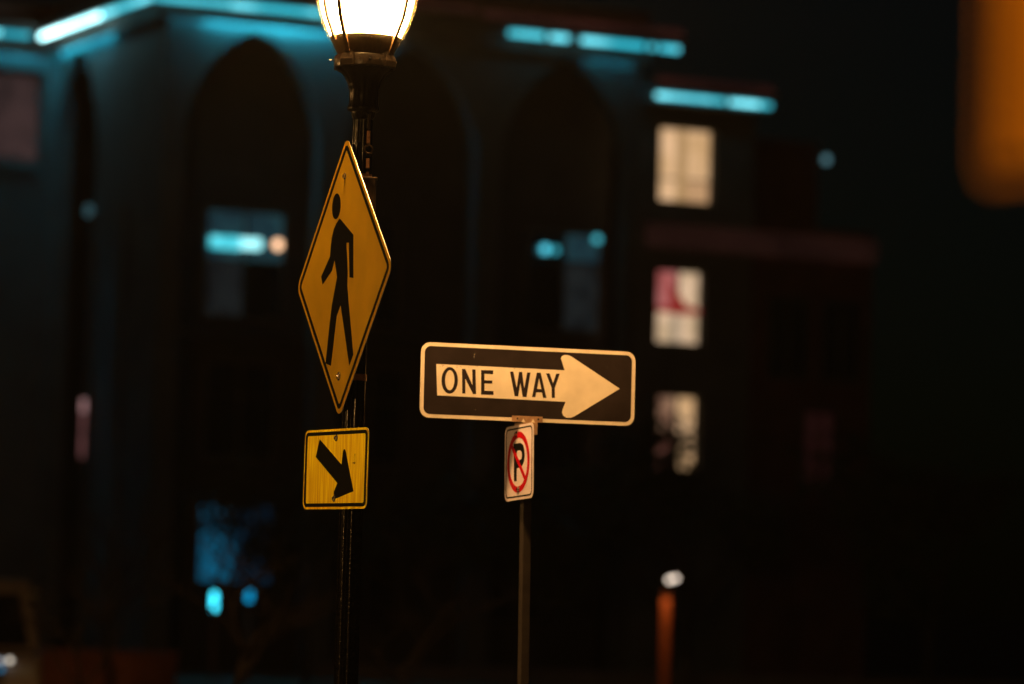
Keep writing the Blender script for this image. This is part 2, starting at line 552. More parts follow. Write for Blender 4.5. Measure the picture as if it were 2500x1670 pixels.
# ------------------------------------------------------------------ signs
PED = [(-0.0545, 0.2288), (0.1047, 0.1518), (0.1187, -0.0139), (0.0771, -0.0083), (0.0581, 0.1258), (0.0286, 0.1273), (0.0405, 0.0764),
       (0.053, 0.0201), (0.0537, -0.0388), (0.0788, -0.1176), (0.1434, -0.3049), (0.1014, -0.3444), (0.0843, -0.309), (-0.0149, -0.1063),
       (-0.0577, -0.145), (-0.1078, -0.3333), (-0.1702, -0.3199), (-0.1363, -0.1726), (-0.1152, -0.096), (-0.0651, 0.0041), (-0.0999, 0.0735),
       (-0.1266, 0.0348), (-0.2324, -0.011), (-0.251, 0.0205), (-0.1538, 0.0911), (-0.1483, 0.1298), (-0.14, 0.1627), (-0.1182, 0.1943), (-0.092, 0.2124)]
ARROW = [(-0.1581, 0.1158), (0.0589, 0.0157), (0.0698, 0.0651), (0.0765, 0.0736), (0.0876, 0.0734), (0.0959, 0.0632), (0.1133, 0.0303),
         (0.1793, -0.0863), (0.0245, -0.1112), (0.0134, -0.1126), (-0.0037, -0.1056), (-0.0059, -0.0871), (0.0258, -0.0541), (-0.1915, 0.0486)]


def dirt_streak(parent, x, y, h, w=.003):
    pts = [(x - w, y), (x + w, y), (x + w * .5, y - h * .6), (x + w * .1, y - h), (x - w * .4, y - h * .55)]
    return MB().prism([pts], 0.0012, 0.0014).build("rust_streak", RUST, parent)


def make_diamond(mtx, label):
    r = empty("crossing_sign", mtx=mtx, label=label, cat="road sign", group="yellow walking-person diamond signs")
    h = .381
    smooth_noise_panel("panel", [rot2(rrect(h, h, .042, 10), 45)], .0028, YEL, r)
    MB().prism([rot2(rrect(h - .0165, h - .0165, .030, 10), 45), rot2(rrect(h - .0345, h - .0345, .014, 8), 45)], 0.0, 0.0009).build("border", BLACK, r)
    f = MB().prism([PED], 0.0, 0.0009).build("walking_figure", BLACK, r)
    MB().prism([rot2(ellipse(-.0985, .2795, .0485, .0495, 36), 0)], 0.0, 0.0009).build("figure_head", BLACK, f)
    bolt(r, -0.0093, 0.386); bolt(r, -0.012, -0.379, .010)
    dirt_streak(r, -0.0093, 0.377, .030)
    box("mounting_bracket", STEEL, r, -.014, .014, -.43, -.33, -.030, -.0029)
    box("mounting_bracket", STEEL, r, -.014, .014, .35, .42, -.030, -.0029)
    return r


def make_plate(mtx, label, face=None):
    r = empty("arrow_plate", mtx=mtx, label=label, cat="road sign", group="yellow downward-arrow plates")
    smooth_noise_panel("panel", [rrect(.3048, .1524, .030, 8)], .0028, face or YEL_GRAIN, r)
    MB().prism([rrect(.2955, .1435, .024, 8), rrect(.2775, .1300, .010, 6)], 0.0, 0.0009).build("border", BLACK, r)
    MB().prism([ARROW], 0.0, 0.0009).build("arrow", BLACK, r)
    bolt(r, .0023, .1175); bolt(r, .0, -.113)
    dirt_streak(r, .185, .055, .030, .0025)
    bolt(r, .185, .020, .0025)
    box("mounting_bracket", STEEL, r, -.014, .014, -.13, -.10, -.018, -.0029)
    box("mounting_bracket", STEEL, r, -.014, .014, .10, .13, -.018, -.0029)
    return r


make_diamond(pose(-0.6499, 14.5598, 2.8322, -1.1871, 0.0108, -0.0017), "yellow diamond sign with a black walking figure on the fluted lamp post")
make_plate(pose(-0.6582, 14.6, 2.102, -1.1177, -0.0063, 0.0012), "small yellow plate with a black arrow slanting down, right below the walking-figure diamond")

# near sign at the right edge of the frame
ngp = empty("sign_post", (0.655, 3.55, 0), label="steel post carrying the out-of-focus yellow plate at the right edge", cat="sign post")
box("tube", POSTMAT, ngp, -.025, .025, -.025, .025, 0.0, 3.55, bevel=.003)
make_plate(pose(0.592, 3.52, 2.180, -1.12, 0.0, 0.0), "large blurred yellow plate close to the viewer at the top right edge",
           mat("weathered_amber_sheeting", (0.85, 0.36, 0.003), 0.5, var=0.15, vscale=6, spec=0.08))
make_diamond(pose(0.592, 3.52, 2.91, -1.12, 0.0, 0.0), "blurred yellow diamond above the plate at the top right edge")

# ONE WAY
ow = empty("one_way_sign", mtx=pose(0.0728, 15.5979, 2.5025, 0.3355, 0.0034, -0.0051),
           label="long ONE WAY sign with a white right-pointing arrow, on top of the thin post", cat="road sign")
smooth_noise_panel("panel", [rrect(.463, .1524, .040, 10)], .0028, WHITE, ow)
MB().prism([rrect(.4475, .1375, .026, 10)], 0.0, 0.0005).build("black_field", SIGNBLACK, ow)
OARROW = [(-0.3977, 0.0656), (0.1541, 0.0637), (0.1395, 0.1040), (0.1365, 0.1121), (0.1410, 0.1206), (0.1501, 0.1262), (0.1664, 0.1268), (0.1816, 0.1215),
          (0.3962, -0.0015), (0.2003, -0.1227), (0.1850, -0.1290), (0.1665, -0.1298), (0.1533, -0.1225), (0.1467, -0.1091), (0.1485, -0.0987), (0.1608, -0.0648), (-0.3904, -0.0609)]
MB().prism([OARROW], 0.0005, 0.0010).build("arrow", WHITE, ow)
OO = ellipse(-.3393, .0016, .0350, .0540, 36); OI = ellipse(-.3390, .0024, .0200, .0405, 36)
def sup(pts, cx, cy, p=2.6):
    out = []
    for x, y in pts:
        out.append((x, y))
    return out
LET = [[OO, OI],
       [[(-0.2883, 0.0504), (-0.2744, 0.051), (-0.242, -0.0134), (-0.2446, 0.0504), (-0.2303, 0.051), (-0.2252, -0.0492), (-0.2385, -0.0498), (-0.2729, 0.0111), (-0.2714, -0.0492), (-0.2847, -0.0493)]],
       [[(-0.2065, 0.0496), (-0.1545, 0.0504), (-0.1541, 0.0347), (-0.1918, 0.0346), (-0.1911, 0.0088), (-0.1571, 0.0087), (-0.1568, -0.0044), (-0.1908, -0.0049), (-0.1901, -0.0337), (-0.1509, -0.034), (-0.1505, -0.0496), (-0.2041, -0.0503)]],
       [[(-0.0827, 0.0486), (-0.0682, 0.0492), (-0.0521, -0.0162), (-0.0433, 0.0488), (-0.0303, 0.0494), (-0.0194, -0.0173), (-0.008, 0.0484), (0.006, 0.048), (-0.0087, -0.0521), (-0.0253, -0.0523), (-0.0365, 0.004), (-0.0445, -0.0511), (-0.0601, -0.0508)]],
       [[(0.0335, 0.0492), (0.0502, 0.0499), (0.0776, -0.0525), (0.063, -0.0531), (0.0578, -0.0312), (0.0329, -0.0313), (0.0292, -0.051), (0.0151, -0.0511)], [(0.0362, -0.0174), (0.0544, -0.0176), (0.0434, 0.027)]],
       [[(0.0731, 0.0479), (0.0887, 0.0486), (0.1048, 0.009), (0.1174, 0.0484), (0.1331, 0.049), (0.113, -0.0093), (0.114, -0.051), (0.1005, -0.0516), (0.0985, -0.0099)]]]
for l in LET:
    MB().prism(l, 0.0010, 0.0014).build("letter", SIGNBLACK, ow)
# chipped paint along the top of the arrow shaft and a few dents
ch = MB()
for i in range(34):
    x = random.choice([random.uniform(-.385, -.24), random.uniform(-.13, -.05), random.uniform(-.38, .06)])
    y = .0655 - abs(random.gauss(0, .0055)); s_ = random.uniform(.0006, .0019)
    ch.prism([[(x - s_, y), (x, y - s_ * .7), (x + s_ * 1.4, y + s_ * .2), (x + .2 * s_, y + s_ * .8)]], .0010, .00125)
tag(ch.build("chipped_paint", RUST, ow), kind="stuff")
for x, y in ((-.2365, .112), (-.2365, .100), (.3375, .088), (-.227, -.112)):
    MB().lathe([(.0026, .0005), (.0022, .0022), (.0008, .0030)], 10, c=(x, y)).build("rivet", BOLT, ow)
br = MB().box(-.0695, .0625, -.1545, -.1300, .0006, .0036).build("post_bracket", BRACKET, ow, bevel=.0008)
MB().box(-.023, .040, -.205, -.1546, -.100, .0100).build("post_cap", BRACKET, ow, bevel=.002)
for x in (-.0465, .0435):
    MB().lathe([(.0042, .0036), (.0042, .0042), (.0028, .0046)], 10, c=(x, -.1412)).build("screw_hole", PLASTIC, ow)
for x in (-.021, .021):
    MB().prism([[(x - .008, -.1545), (x + .008, -.1545), (x, -.1400)]], .0037, .0050).build("bracket_tooth", WHITE, ow)

# post under the ONE WAY sign
Pb = Vector((0.100, 15.672, 0)); Pt = Vector((0.0705, 15.665, 2.345))
sp = empty("sign_post", mtx=pose(Pb.x, Pb.y, 0, rad(-67.5), 0, 0), label="thin square steel post carrying the ONE WAY and no-parking signs", cat="sign post")
t = MB()
def sq(c, a, z):
    return [(c[0] - a, z, c[1] - a), (c[0] + a, z, c[1] - a), (c[0] + a, z, c[1] + a), (c[0] - a, z, c[1] + a)]
inv = sp.matrix_world.inverted()
pb = inv @ Pb; pt = inv @ Pt
b0 = sq((pb.x, pb.z), .0185, pb.y); b1 = sq((pt.x, pt.z), .0185, pt.y)
t.add(b0 + b1, [(0, 1, 2, 3), (7, 6, 5, 4), (0, 4, 5, 1), (1, 5, 6, 2), (2, 6, 7, 3), (3, 7, 4, 0)])
t.build("tube", POSTMAT, sp, bevel=.003)
holes = MB()
for i in range(34):
    z = .30 + i * .055
    f = z / 2.335
    cx = pb.x + (pt.x - pb.x) * f; cz = pb.z + (pt.z - pb.z) * f
    holes.lathe([(.0045, cz + .0184), (.0045, cz + .0189)], 8, c=(cx, z))
tag(holes.build("punched_holes", PLASTIC, sp), kind="stuff")

# NO PARKING
ps = 15.585 / 15.4478
np_ = empty("no_parking_sign", mtx=pose(0.0415 * ps, 15.585, 1.6 + (2.1789 - 1.6) * ps, -1.1837, 0.0419, 0.0044),
            label="small white no-parking sign with red ring and slash, hung below the ONE WAY sign", cat="road sign")
smooth_noise_panel("panel", [rrect(.153, .1524, .032, 8)], .0028, WHITE_RIDGE, np_)
MB().prism([rrect(.140, .1420, .024, 8), rrect(.1335, .1355, .019, 8)], 0.0, 0.0006).build("border", BLACK, np_)
Pout = [(-0.0554, 0.0789), (0.0165, 0.0777), (0.0452, 0.0669), (0.0585, 0.0466), (0.0625, 0.0245), (0.0560, 0.0015), (0.0380, -0.0150), (0.0130, -0.0225), (-0.0215, -0.0222), (-0.0205, -0.0753), (-0.0500, -0.0748)]
Pin = [(-0.0209, 0.0490), (0.0115, 0.0486), (0.0289, 0.0404), (0.0340, 0.0262), (0.0296, 0.0129), (0.0130, 0.0080), (-0.0209, 0.0080)]
MB().prism([Pout, Pin], 0.0006, 0.0010).build("letter", BLACK, np_)
MB().prism([ellipse(-.004, .0008, .1185, .1240, 48), ellipse(-.004, .0008, .0965, .0995, 48)], 0.0010, 0.0014).build("red_ring", RED, np_)
q = math.sqrt(.5); w = .0095
A = (-.0735, .0690); B = (.0655, -.0674)
MB().prism([[(A[0] - w * q, A[1] - w * q), (B[0] - w * q, B[1] - w * q), (B[0] + w * q, B[1] + w * q), (A[0] + w * q, A[1] + w * q)]], 0.00105, 0.00145).build("red_slash", RED, np_)
bolt(np_, -.0274, .116, .0075); bolt(np_, -.0012, -.1105, .0075)
dirt_streak(np_, -.001, -.121, .016, .002)

# ------------------------------------------------------------------ building far behind
FY = rad(26)
BC = (-7.245, 75.0, 0.0)


def bld(name, label):
    return empty(name, BC, FY, label=label, cat="building")


def arch_loop(cx, hw, z0, zs, za, n=10):
    """pointed arch opening, counter-clockwise, springing zs, apex za"""
    pts = [(cx - hw, z0), (cx + hw, z0), (cx + hw, zs)]
    for i in range(1, n + 1):
        t = i / n
        # bulging gothic curve
        a = t * math.pi / 2
        x = hw * (math.cos(a) * 0.68 + (1 - t) * 0.32)
        z = zs + (za - zs) * (math.sin(a) * 0.66 + t * 0.34)
        pts.append((cx + x, z))
    left = [(2 * cx - x, z) for x, z in reversed(pts[2:-1])]
    return pts + left


def wallF(y0, y1):           # profile (x,z) extruded along y
    return lambda x, z, t: (x, y0 + t * (y1 - y0), z)


def wallR(x0, x1):           # profile (y,z) extruded along x
    return lambda y, z, t: (x0 + t * (x1 - x0), y, z)


hall = bld("arcaded_building", "dark building with tall pointed arches and a cyan light line under its roof")
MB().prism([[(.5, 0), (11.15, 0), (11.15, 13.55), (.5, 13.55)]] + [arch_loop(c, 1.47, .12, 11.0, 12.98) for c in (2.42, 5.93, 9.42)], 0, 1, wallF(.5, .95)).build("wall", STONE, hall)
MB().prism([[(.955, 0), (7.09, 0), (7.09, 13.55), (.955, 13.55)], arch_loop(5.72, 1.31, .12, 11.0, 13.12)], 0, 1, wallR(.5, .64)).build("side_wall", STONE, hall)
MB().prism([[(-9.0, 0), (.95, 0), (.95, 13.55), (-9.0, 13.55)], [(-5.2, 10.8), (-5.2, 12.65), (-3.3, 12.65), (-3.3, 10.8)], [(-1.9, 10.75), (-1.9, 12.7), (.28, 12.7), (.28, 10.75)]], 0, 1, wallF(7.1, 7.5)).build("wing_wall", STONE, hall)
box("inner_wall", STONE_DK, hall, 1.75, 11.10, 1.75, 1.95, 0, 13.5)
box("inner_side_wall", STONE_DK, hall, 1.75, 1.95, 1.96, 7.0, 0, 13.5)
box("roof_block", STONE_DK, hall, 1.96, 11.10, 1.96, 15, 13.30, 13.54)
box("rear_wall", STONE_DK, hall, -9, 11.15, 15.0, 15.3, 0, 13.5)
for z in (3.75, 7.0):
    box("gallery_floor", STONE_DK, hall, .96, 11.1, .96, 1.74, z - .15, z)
# cornices with projecting lip
MB().box(-.12, 11.85, -.10, .50, 13.45, 13.62).box(-.02, 11.75, .0, .5, 13.38, 13.45).box(.30, 11.24, .30, .5, 13.22, 13.38).box(.26, 11.24, .26, .30, 13.06, 13.38).build("cornice", TRIM, hall)
MB().box(-.12, .50, .505, 7.1, 13.45, 13.62).box(-.02, .5, .505, 6.9, 13.38, 13.45).box(.30, .5, .505, 6.9, 13.22, 13.38).box(.26, .30, .505, 6.9, 13.06, 13.38).build("side_cornice", TRIM, hall)
MB().box(-9, -.125, 6.55, 7.1, 13.45, 13.62).box(-9, -.025, 6.7, 7.1, 13.38, 13.45).box(-9, .25, 6.90, 6.93, 13.00, 13.38).build("wing_cornice", TRIM, hall)
MB().box(.4, 11.25, .35, .55, 13.62, 14.15).build("parapet", BRICK, hall)
MB().box(.35, .55, .56, 7.2, 13.62, 14.15).build("parapet", BRICK, hall)
MB().box(-9, .34, 6.95, 7.2, 13.62, 14.15).build("parapet", BRICK, hall)


def strip(parent, a, b, m, r=.062, name="light_strip"):
    return MB().tube([a, b], r, 10).build(name, m, parent, smooth=True, autosm=40)


zc = 13.36
for x0, x1, m in ((-.02, 1.6, E_CYAN_DIM), (1.62, 3.45, E_CYAN), (3.47, 3.75, E_CYAN_DIM), (3.77, 5.0, E_CYAN), (7.78, 8.55, E_CYAN_DIM), (8.72, 9.12, E_CYAN), (9.45, 10.9, E_CYAN), (11.05, 11.15, E_CYAN_DIM), (11.30, 11.72, E_CYAN)):
    strip(hall, (x0, -.075, zc), (x1, -.075, zc), m)
for y0, y1, m in ((.05, 2.2, E_CYAN), (2.3, 2.7, E_CYAN), (2.8, 5.2, E_CYAN_HOT), (5.3, 5.95, E_CYAN_HOT), (6.05, 6.45, E_CYAN_HOT)):
    strip(hall, (-.075, y0, zc), (-.075, y1, zc), m, .06)
for x0, x1, m in ((-9, -5.2, E_CYAN), (-5.1, -.95, E_CYAN), (-.9, -.30, E_CYAN_DIM)):
    strip(hall, (x0, 6.60, zc + .02), (x1, 6.60, zc + .02), m, .06)
strip(hall, (7.2, -.06, 13.70), (11.8, -.06, 13.70), E_RED_DIM, .10, "red_spill")  # added glowing tubes give the faint red light above the cornice
strip(hall, (0, -.06, 13.76), (7.0, -.06, 13.76), E_RED_DIM, .06, "red_spill")

E_WASH = emit("added_cyan_wash", (2.0, 44.0, 62.0), 1.0, col2=(0.5, 13.0, 20.0), vscale=0.6)  # added tubes hidden behind the cornice, brighten the wall in cyan
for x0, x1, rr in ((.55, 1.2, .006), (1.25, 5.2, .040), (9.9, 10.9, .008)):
    strip(hall, (x0, .415, 13.165), (x1, .415, 13.165), E_WASH, rr, "added_wash")
strip(hall, (.415, 3.6, 13.165), (.415, 6.9, 13.165), E_WASH, .022, "added_wash")
strip(hall, (-9, 7.02, 13.14), (.1, 7.02, 13.14), E_WASH, .030, "added_wash")

# windows behind the arches
CURT = emit("faint_curtain_light", (0.011, 0.014, 0.015), 1.0, col2=(0.004, 0.005, 0.006), vscale=2.2)
TEAL_IN = emit("teal_pane_reflection", (0.012, 0.045, 0.055), 1.0, col2=(0.006, 0.018, 0.028), vscale=3)  # cyan reflection on the upper panes, put in as emission


def window(parent, x0, x1, z0, z1, y, mull=1, trans=(), glass=DARKGLASS, label=None, fr=.07, fm=FRAME, depth=.10):
    w_ = MB()
    w_.box(x0, x0 + fr, y - depth, y, z0, z1).box(x1 - fr, x1, y - depth, y, z0, z1)
    w_.box(x0 + fr, x1 - fr, y - depth, y, z0, z0 + fr).box(x0 + fr, x1 - fr, y - depth, y, z1 - fr, z1)
    o = w_.build("window", fm, parent)
    xs = [x0 + fr + (x1 - x0 - 2 * fr) * i / (mull + 1) for i in range(mull + 2)]
    for xm in xs[1:-1]:
        MB().box(xm - fr * .4, xm + fr * .4, y - depth * .9, y - .001, z0 + fr, z1 - fr).build("mullion", fm, o)
    for zt in trans:
        MB().box(x0 + fr, x1 - fr, y - depth * .8, y - .002, zt - fr * .35, zt + fr * .35).build("glazing_bar", fm, o)
    zz = [z0 + fr] + list(trans) + [z1 - fr]
    k_ = 0
    for j in range(len(zz) - 1):
        for i in range(mull + 1):
            g = glass[k_ % len(glass)] if isinstance(glass, (list, tuple)) else glass
            MB().box(xs[i], xs[i + 1], y - .035, y - .030, zz[j], zz[j + 1]).build("pane", g, o)
            k_ += 1
    if label: o["label"] = label
    return o


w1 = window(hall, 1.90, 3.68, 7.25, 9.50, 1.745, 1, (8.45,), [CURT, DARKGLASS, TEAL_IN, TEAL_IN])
MB().tube([(2.02, 1.60, 8.78), (2.62, 1.60, 8.79)], .13, 12).build("pane_reflection", emit("reflection_cyan", (.5, 2.3, 2.6), .62, col2=(.05, .9, 1.1), vscale=1.5), w1)  # cyan reflections in the glass, put in as glowing tubes
MB().tube([(2.64, 1.60, 8.79), (3.08, 1.60, 8.80)], .11, 12).build("pane_reflection", emit("reflection_cyan_pale", (.8, 2.0, 2.1), .75), w1)
MB().lathe([(.04, 8.72), (.09, 8.78), (.09, 8.87), (.03, 8.92)], 16, c=(3.47, 1.60)).build("warm_reflection", emit("warm_reflection", (2.6, 1.5, .85), 0.9), w1)  # warm reflection in the glass, put in as a glowing shape
window(hall, 5.10, 6.25, 7.25, 9.5, 1.745, 1, (8.7,))
w2 = window(hall, 9.15, 10.95, 7.40, 9.55, 1.745, 1, (8.9,), [DARKGLASS, CURT, DARKGLASS, TEAL_IN])
MB().lathe([(.04, 9.04), (.085, 9.09), (.085, 9.18), (.03, 9.22)], 16, c=(9.56, 1.60)).build("cyan_spot", emit("cyan_spot", (.12, .85, 1.1), 1.15), w2)  # small glowing cyan spots in front of the panes
MB().lathe([(.03, 9.05), (.065, 9.09), (.065, 9.15), (.03, 9.20)], 16, c=(9.80, 1.60)).build("cyan_spot", emit("cyan_spot_dim", (.06, .6, .75), .9), w2)
MB().lathe([(.04, 9.35), (.08, 9.38), (.08, 9.46), (.03, 9.50)], 16, c=(10.78, 1.60)).build("cyan_spot", emit("cyan_spot_high", (.08, .62, .75), 1.0), w2)
for c in (2.78, 5.65, 9.9):
    window(hall, c - .8, c + .8, 4.4, 6.4, 1.745, 1, (5.7,))
BLUEWIN = emit("blue_shop_light", (0.003, 0.092, 0.175), 1.15, col2=(0.003, 0.070, 0.135), vscale=0.9)
BLUEWIN2 = emit("blue_shop_light_dim", (0.003, 0.028, 0.060), 0.8, col2=(0.001, 0.014, 0.034), vscale=1.2)
window(hall, 1.97, 3.62, 1.90, 3.50, 1.745, 1, (), [BLUEWIN, BLUEWIN2], label="ground-floor window glowing blue", fr=.04)
for c in (5.65, 9.2):
    window(hall, c - .8, c + .8, 1.2, 3.3, 1.745, 1, ())
# wing windows
ROSE = emit("rose_panel_glow", (0.045, 0.026, 0.026), 1.0, col2=(0.016, 0.011, 0.012), vscale=1.3)  # reddish light on the wing panels, put in as emission
window(hall, -1.9, .28, 10.75, 12.7, 7.44, 0, (), ROSE)
window(hall, -5.2, -3.3, 10.8, 12.65, 7.44, 0, (), ROSE)
box("window_sill", STONE, hall, -2.05, .22, 6.98, 7.098, 10.50, 10.70)
# downpipes and wall lamp on the side wall
for y, lab in ((6.85, None), (4.15, None), (2.25, None)):
    MB().tube([(.40, y, .1), (.40, y, 9.45)], .055, 10).build("downpipe", STONE, hall)
MB().lathe([(.03, 9.40), (.09, 9.46), (.09, 9.60), (.03, 9.66)], 12, c=(.40, 4.45)).build("pipe_knob", emit("pale_blue_glow", (.03, .075, .09), 1.0), hall)  # knob near the downpipe, emits a faint pale blue
MB().tube([(.32, 4.13, 5.33), (.32, 4.13, 5.60)], .05, 10).build("wall_light", emit("pink_light_top", (.85, .45, .45), .45), hall)
MB().tube([(.32, 4.13, 4.40), (.32, 4.13, 5.32)], .04, 10).build("wall_light", emit("pink_light", (.62, .24, .24), .36, col2=(.25, .1, .1), vscale=2), hall)

# right-hand block with the lit windows
apt = bld("apartment_block", "dark apartment block with three lit windows in a column, right of ONE WAY")
lit = [(11.66, 12.98, 10.20, 11.83), (11.68, 12.79, 7.20, 8.80), (11.77, 12.76, 4.55, 6.15)]
MB().prism([[(11.16, 0), (13.95, 0), (13.95, 12.5), (11.16, 12.5)]] + [[(a, c), (b, c), (b, d), (a, d)] for a, b, c, d in lit], 0, 1, wallF(.5, .8)).build("wall", mat("grey_render", (.16, .17, .17), .85, var=.3, vscale=1.2), apt)
MB().box(13.65, 13.95, .81, 12, 0, 12.4).box(11.2, 13.64, 11.7, 12.0, 0, 12.4).build("rear_walls", STONE_DK, apt)
box("roof_slab", STONE_DK, apt, 11.2, 13.64, .81, 11.69, 12.1, 12.3)
MB().box(11.16, 14.05, -.02, .5, 12.24, 12.46).box(11.16, 14.12, -.10, .5, 12.46, 12.60).build("cornice", TRIM, apt)
for x0, x1, m in ((11.24, 12.5, E_CYAN), (12.52, 12.85, E_CYAN_DIM), (13.0, 13.70, E_CYAN), (13.72, 13.98, E_CYAN_DIM)):
    strip(apt, (x0, -.075, 12.36), (x1, -.075, 12.36), m, .05)
strip(apt, (11.3, -.06, 12.68), (14.0, -.06, 12.68), E_RED_DIM, .10, "red_spill")  # added tube, faint red light along this cornice

CREAM = emit("warm_room_light", (0.80, 0.50, 0.28), 1.0, col2=(0.60, 0.36, 0.17), vscale=1.6)
CREAM2 = emit("cream_room_light", (0.76, 0.52, 0.34), 1.0, col2=(0.52, 0.36, 0.21), vscale=2.5)
TAN = emit("tan_room_light", (0.52, 0.30, 0.15), 1.0)
PINK = emit("pink_curtain_light", (0.47, 0.15, 0.14), 1.0, col2=(0.34, 0.08, 0.075), vscale=2.5)
REDC = emit("red_drape_light", (0.24, 0.022, 0.018), 1.0)
DIMR = emit("dim_rose_light", (0.40, 0.17, 0.12), 1.0, col2=(0.20, 0.05, 0.04), vscale=3.0)
TAN2 = emit("tan_mottled_light", (0.30, 0.17, 0.10), 1.0, col2=(0.14, 0.06, 0.04), vscale=2.5)
a, b, c, d = lit[0]
wa = window(apt, a, b, c, d, .70, 1, (c + .52,), [CREAM, TAN, CREAM, CREAM], fr=.05, label="warm cream window, uppermost lit one of the column")
MB().box(12.14, 12.36, .60, .66, c + .05, d - .05).build("curtain", emit("curtain_fold_light", (0.42, 0.25, 0.11), 1.0), wa)
a, b, c, d = lit[1]
wb = window(apt, a, b, c, d, .70, 1, (c + .70,), [CREAM2, CREAM2, PINK, CREAM2], fr=.05, label="window with a red drape over its upper half")
MB().prism([[(12.04, c + .66), (12.62, c + .66), (12.66, c + .82), (12.42, c + .86), (12.22, c + 1.10), (12.04, c + 1.38)]], 0, 1, wallF(.60, .65)).build("red_drape", REDC, wb)
MB().box(11.72, 12.74, .56, .59, c + .68, c + .80).build("red_drape", REDC, wb)
MB().box(12.10, 12.28, .60, .65, c + .05, c + .62).build("curtain", emit("grey_curtain_light", (0.36, 0.27, 0.18), 1.0), wb)
a, b, c, d = lit[2]
wc = window(apt, a, b, c, d, .70, 1, (c + .80,), [DIMR, CREAM, TAN2, CREAM], fr=.05, label="lowest lit window, half hidden by dark leaves")

low = bld("low_wing", "low dark wing with a dull red band, at the right end of the apartment block")
box("wall", BRICK, low, 13.96, 17.0, .6, 10, 0, 9.9)
box("upper_wall", BRICK, low, 13.96, 16.4, 2.0, 8, 9.9, 11.95)
MB().box(11.35, 13.94, .28, .498, 9.22, 9.72).box(13.96, 16.95, .28, .598, 9.22, 9.72).build("red_band", emit("red_band_glow", (0.013, 0.0045, 0.0036), 1.0, col2=(0.006, 0.0022, 0.002), vscale=.8), low)  # faint red light on the band is put in as emission
MB().lathe([(.04, 11.50), (.08, 11.55), (.08, 11.64), (.03, 11.68)], 12, c=(16.55, 1.9)).build("pale_lantern", emit("pale_lantern", (.10, .23, .27), 1.0), low)
for xx in (14.4, 15.7):
    window(low, xx, xx + 1.0, 6.6, 8.4, .598, 1, ())
window(low, 15.3, 16.1, 4.4, 6.0, .598, 1, (), emit("dull_red_room", (.012, .003, .003), 1.0))


# ------------------------------------------------------------------ trees
def make_tree(name, x, y, h, spread, label, leaves=2600, seed=1, trunk_r=.10, lean=0.0, leaf=.09, base=.35, density=1.0):
    rnd = random.Random(seed)
    root = empty(name, (x, y, 0.0), label=label, cat="tree")
    mb = MB(); tips = []
    def grow(p, d, L, r, lev):
        pts = [p]; q_ = p.copy(); dd = d.copy()
        n_ = 4
        for i in range(n_):
            dd = (dd + Vector((rnd.uniform(-.16, .16), rnd.uniform(-.16, .16), rnd.uniform(-.02, .10)))).normalized()
            q_ = q_ + dd * (L / n_)
            pts.append(q_.copy())
        mb.tube(pts, r, 6 if lev > 1 else 9, r * .55)
        if lev >= 4:
            tips.extend(pts[1:]); return
        if lev >= 2: tips.extend(pts[2:])
        for k_ in range(3 if lev > 0 else 5):
            i = rnd.randint(2, n_) if lev > 0 else rnd.choice([2, 3, 3, 4, 4])
            ang = rnd.uniform(0, 2 * math.pi)
            side = Vector((math.cos(ang), math.sin(ang), 0))
            nd = (dd * .75 + side * rnd.uniform(.5, .95) * spread).normalized()
            grow(pts[i], nd, L * rnd.uniform(.55, .75), r * .5, lev + 1)
    grow(Vector((0, 0, 0)), Vector((lean, 0, 1)).normalized(), h * base * 1.2, trunk_r, 0)
    mb.build("trunk", BARK, root, smooth=True)
    if leaves:
        lv = MB()
        for i in range(leaves):
            t_ = rnd.choice(tips)
            p = t_ + Vector((rnd.gauss(0, .18), rnd.gauss(0, .18), rnd.gauss(0, .16)))
            a1 = Vector((rnd.uniform(-1, 1), rnd.uniform(-1, 1), rnd.uniform(-1, 1))).normalized()
            b1 = a1.cross(Vector((rnd.uniform(-1, 1), rnd.uniform(-1, 1), rnd.uniform(-1, 1)))).normalized()
            s_ = leaf * rnd.uniform(.6, 1.3)
            lv.add([p - a1 * s_, p - b1 * s_ * .5, p + a1 * s_, p + b1 * s_ * .5], [(0, 1, 2, 3)])
        lv.build("crown", LEAF, root, recalc=False)
    return root


make_tree("tree", -5.75, 57.0, 3.6, .9, "dark bare tree in front of the low brick wall, at the lower left", leaves=0, seed=4, trunk_r=.06, base=.36)
make_tree("tree", -3.36, 66.0, 3.9, .85, "dark leafy tree hiding the lower right of the blue window", leaves=2400, seed=11, trunk_r=.07, base=.38, leaf=.08)
make_tree("tree", 3.35, 72.0, 5.6, .75, "dark leafy tree whose top covers the lowest lit window", leaves=3400, seed=23, trunk_r=.10, base=.36, leaf=.10)
make_tree("tree", 0.4, 70.0, 4.2, .9, "dark leafy tree standing behind the thin sign post", leaves=2600, seed=31, trunk_r=.08, base=.36, leaf=.10)
make_tree("tree", 7.6, 69.0, 4.8, .9, "dark leafy tree at the lower right, beyond the orange post", leaves=2600, seed=41, trunk_r=.09, base=.36, leaf=.10)

make_tree("sapling", -2.20, 31.6, 2.9, 1.25, "bare thin sapling whose twigs cross the blue window", leaves=0, seed=51, trunk_r=.045, base=.34)
make_tree("sapling", -3.55, 33.0, 2.6, 1.25, "bare thin sapling left of the blue window, near the lower left", leaves=0, seed=57, trunk_r=.022, base=.34)
make_tree("sapling", -0.75, 31.9, 2.7, 1.2, "bare thin sapling right behind the fluted lamp post", leaves=0, seed=63, trunk_r=.020, base=.34)

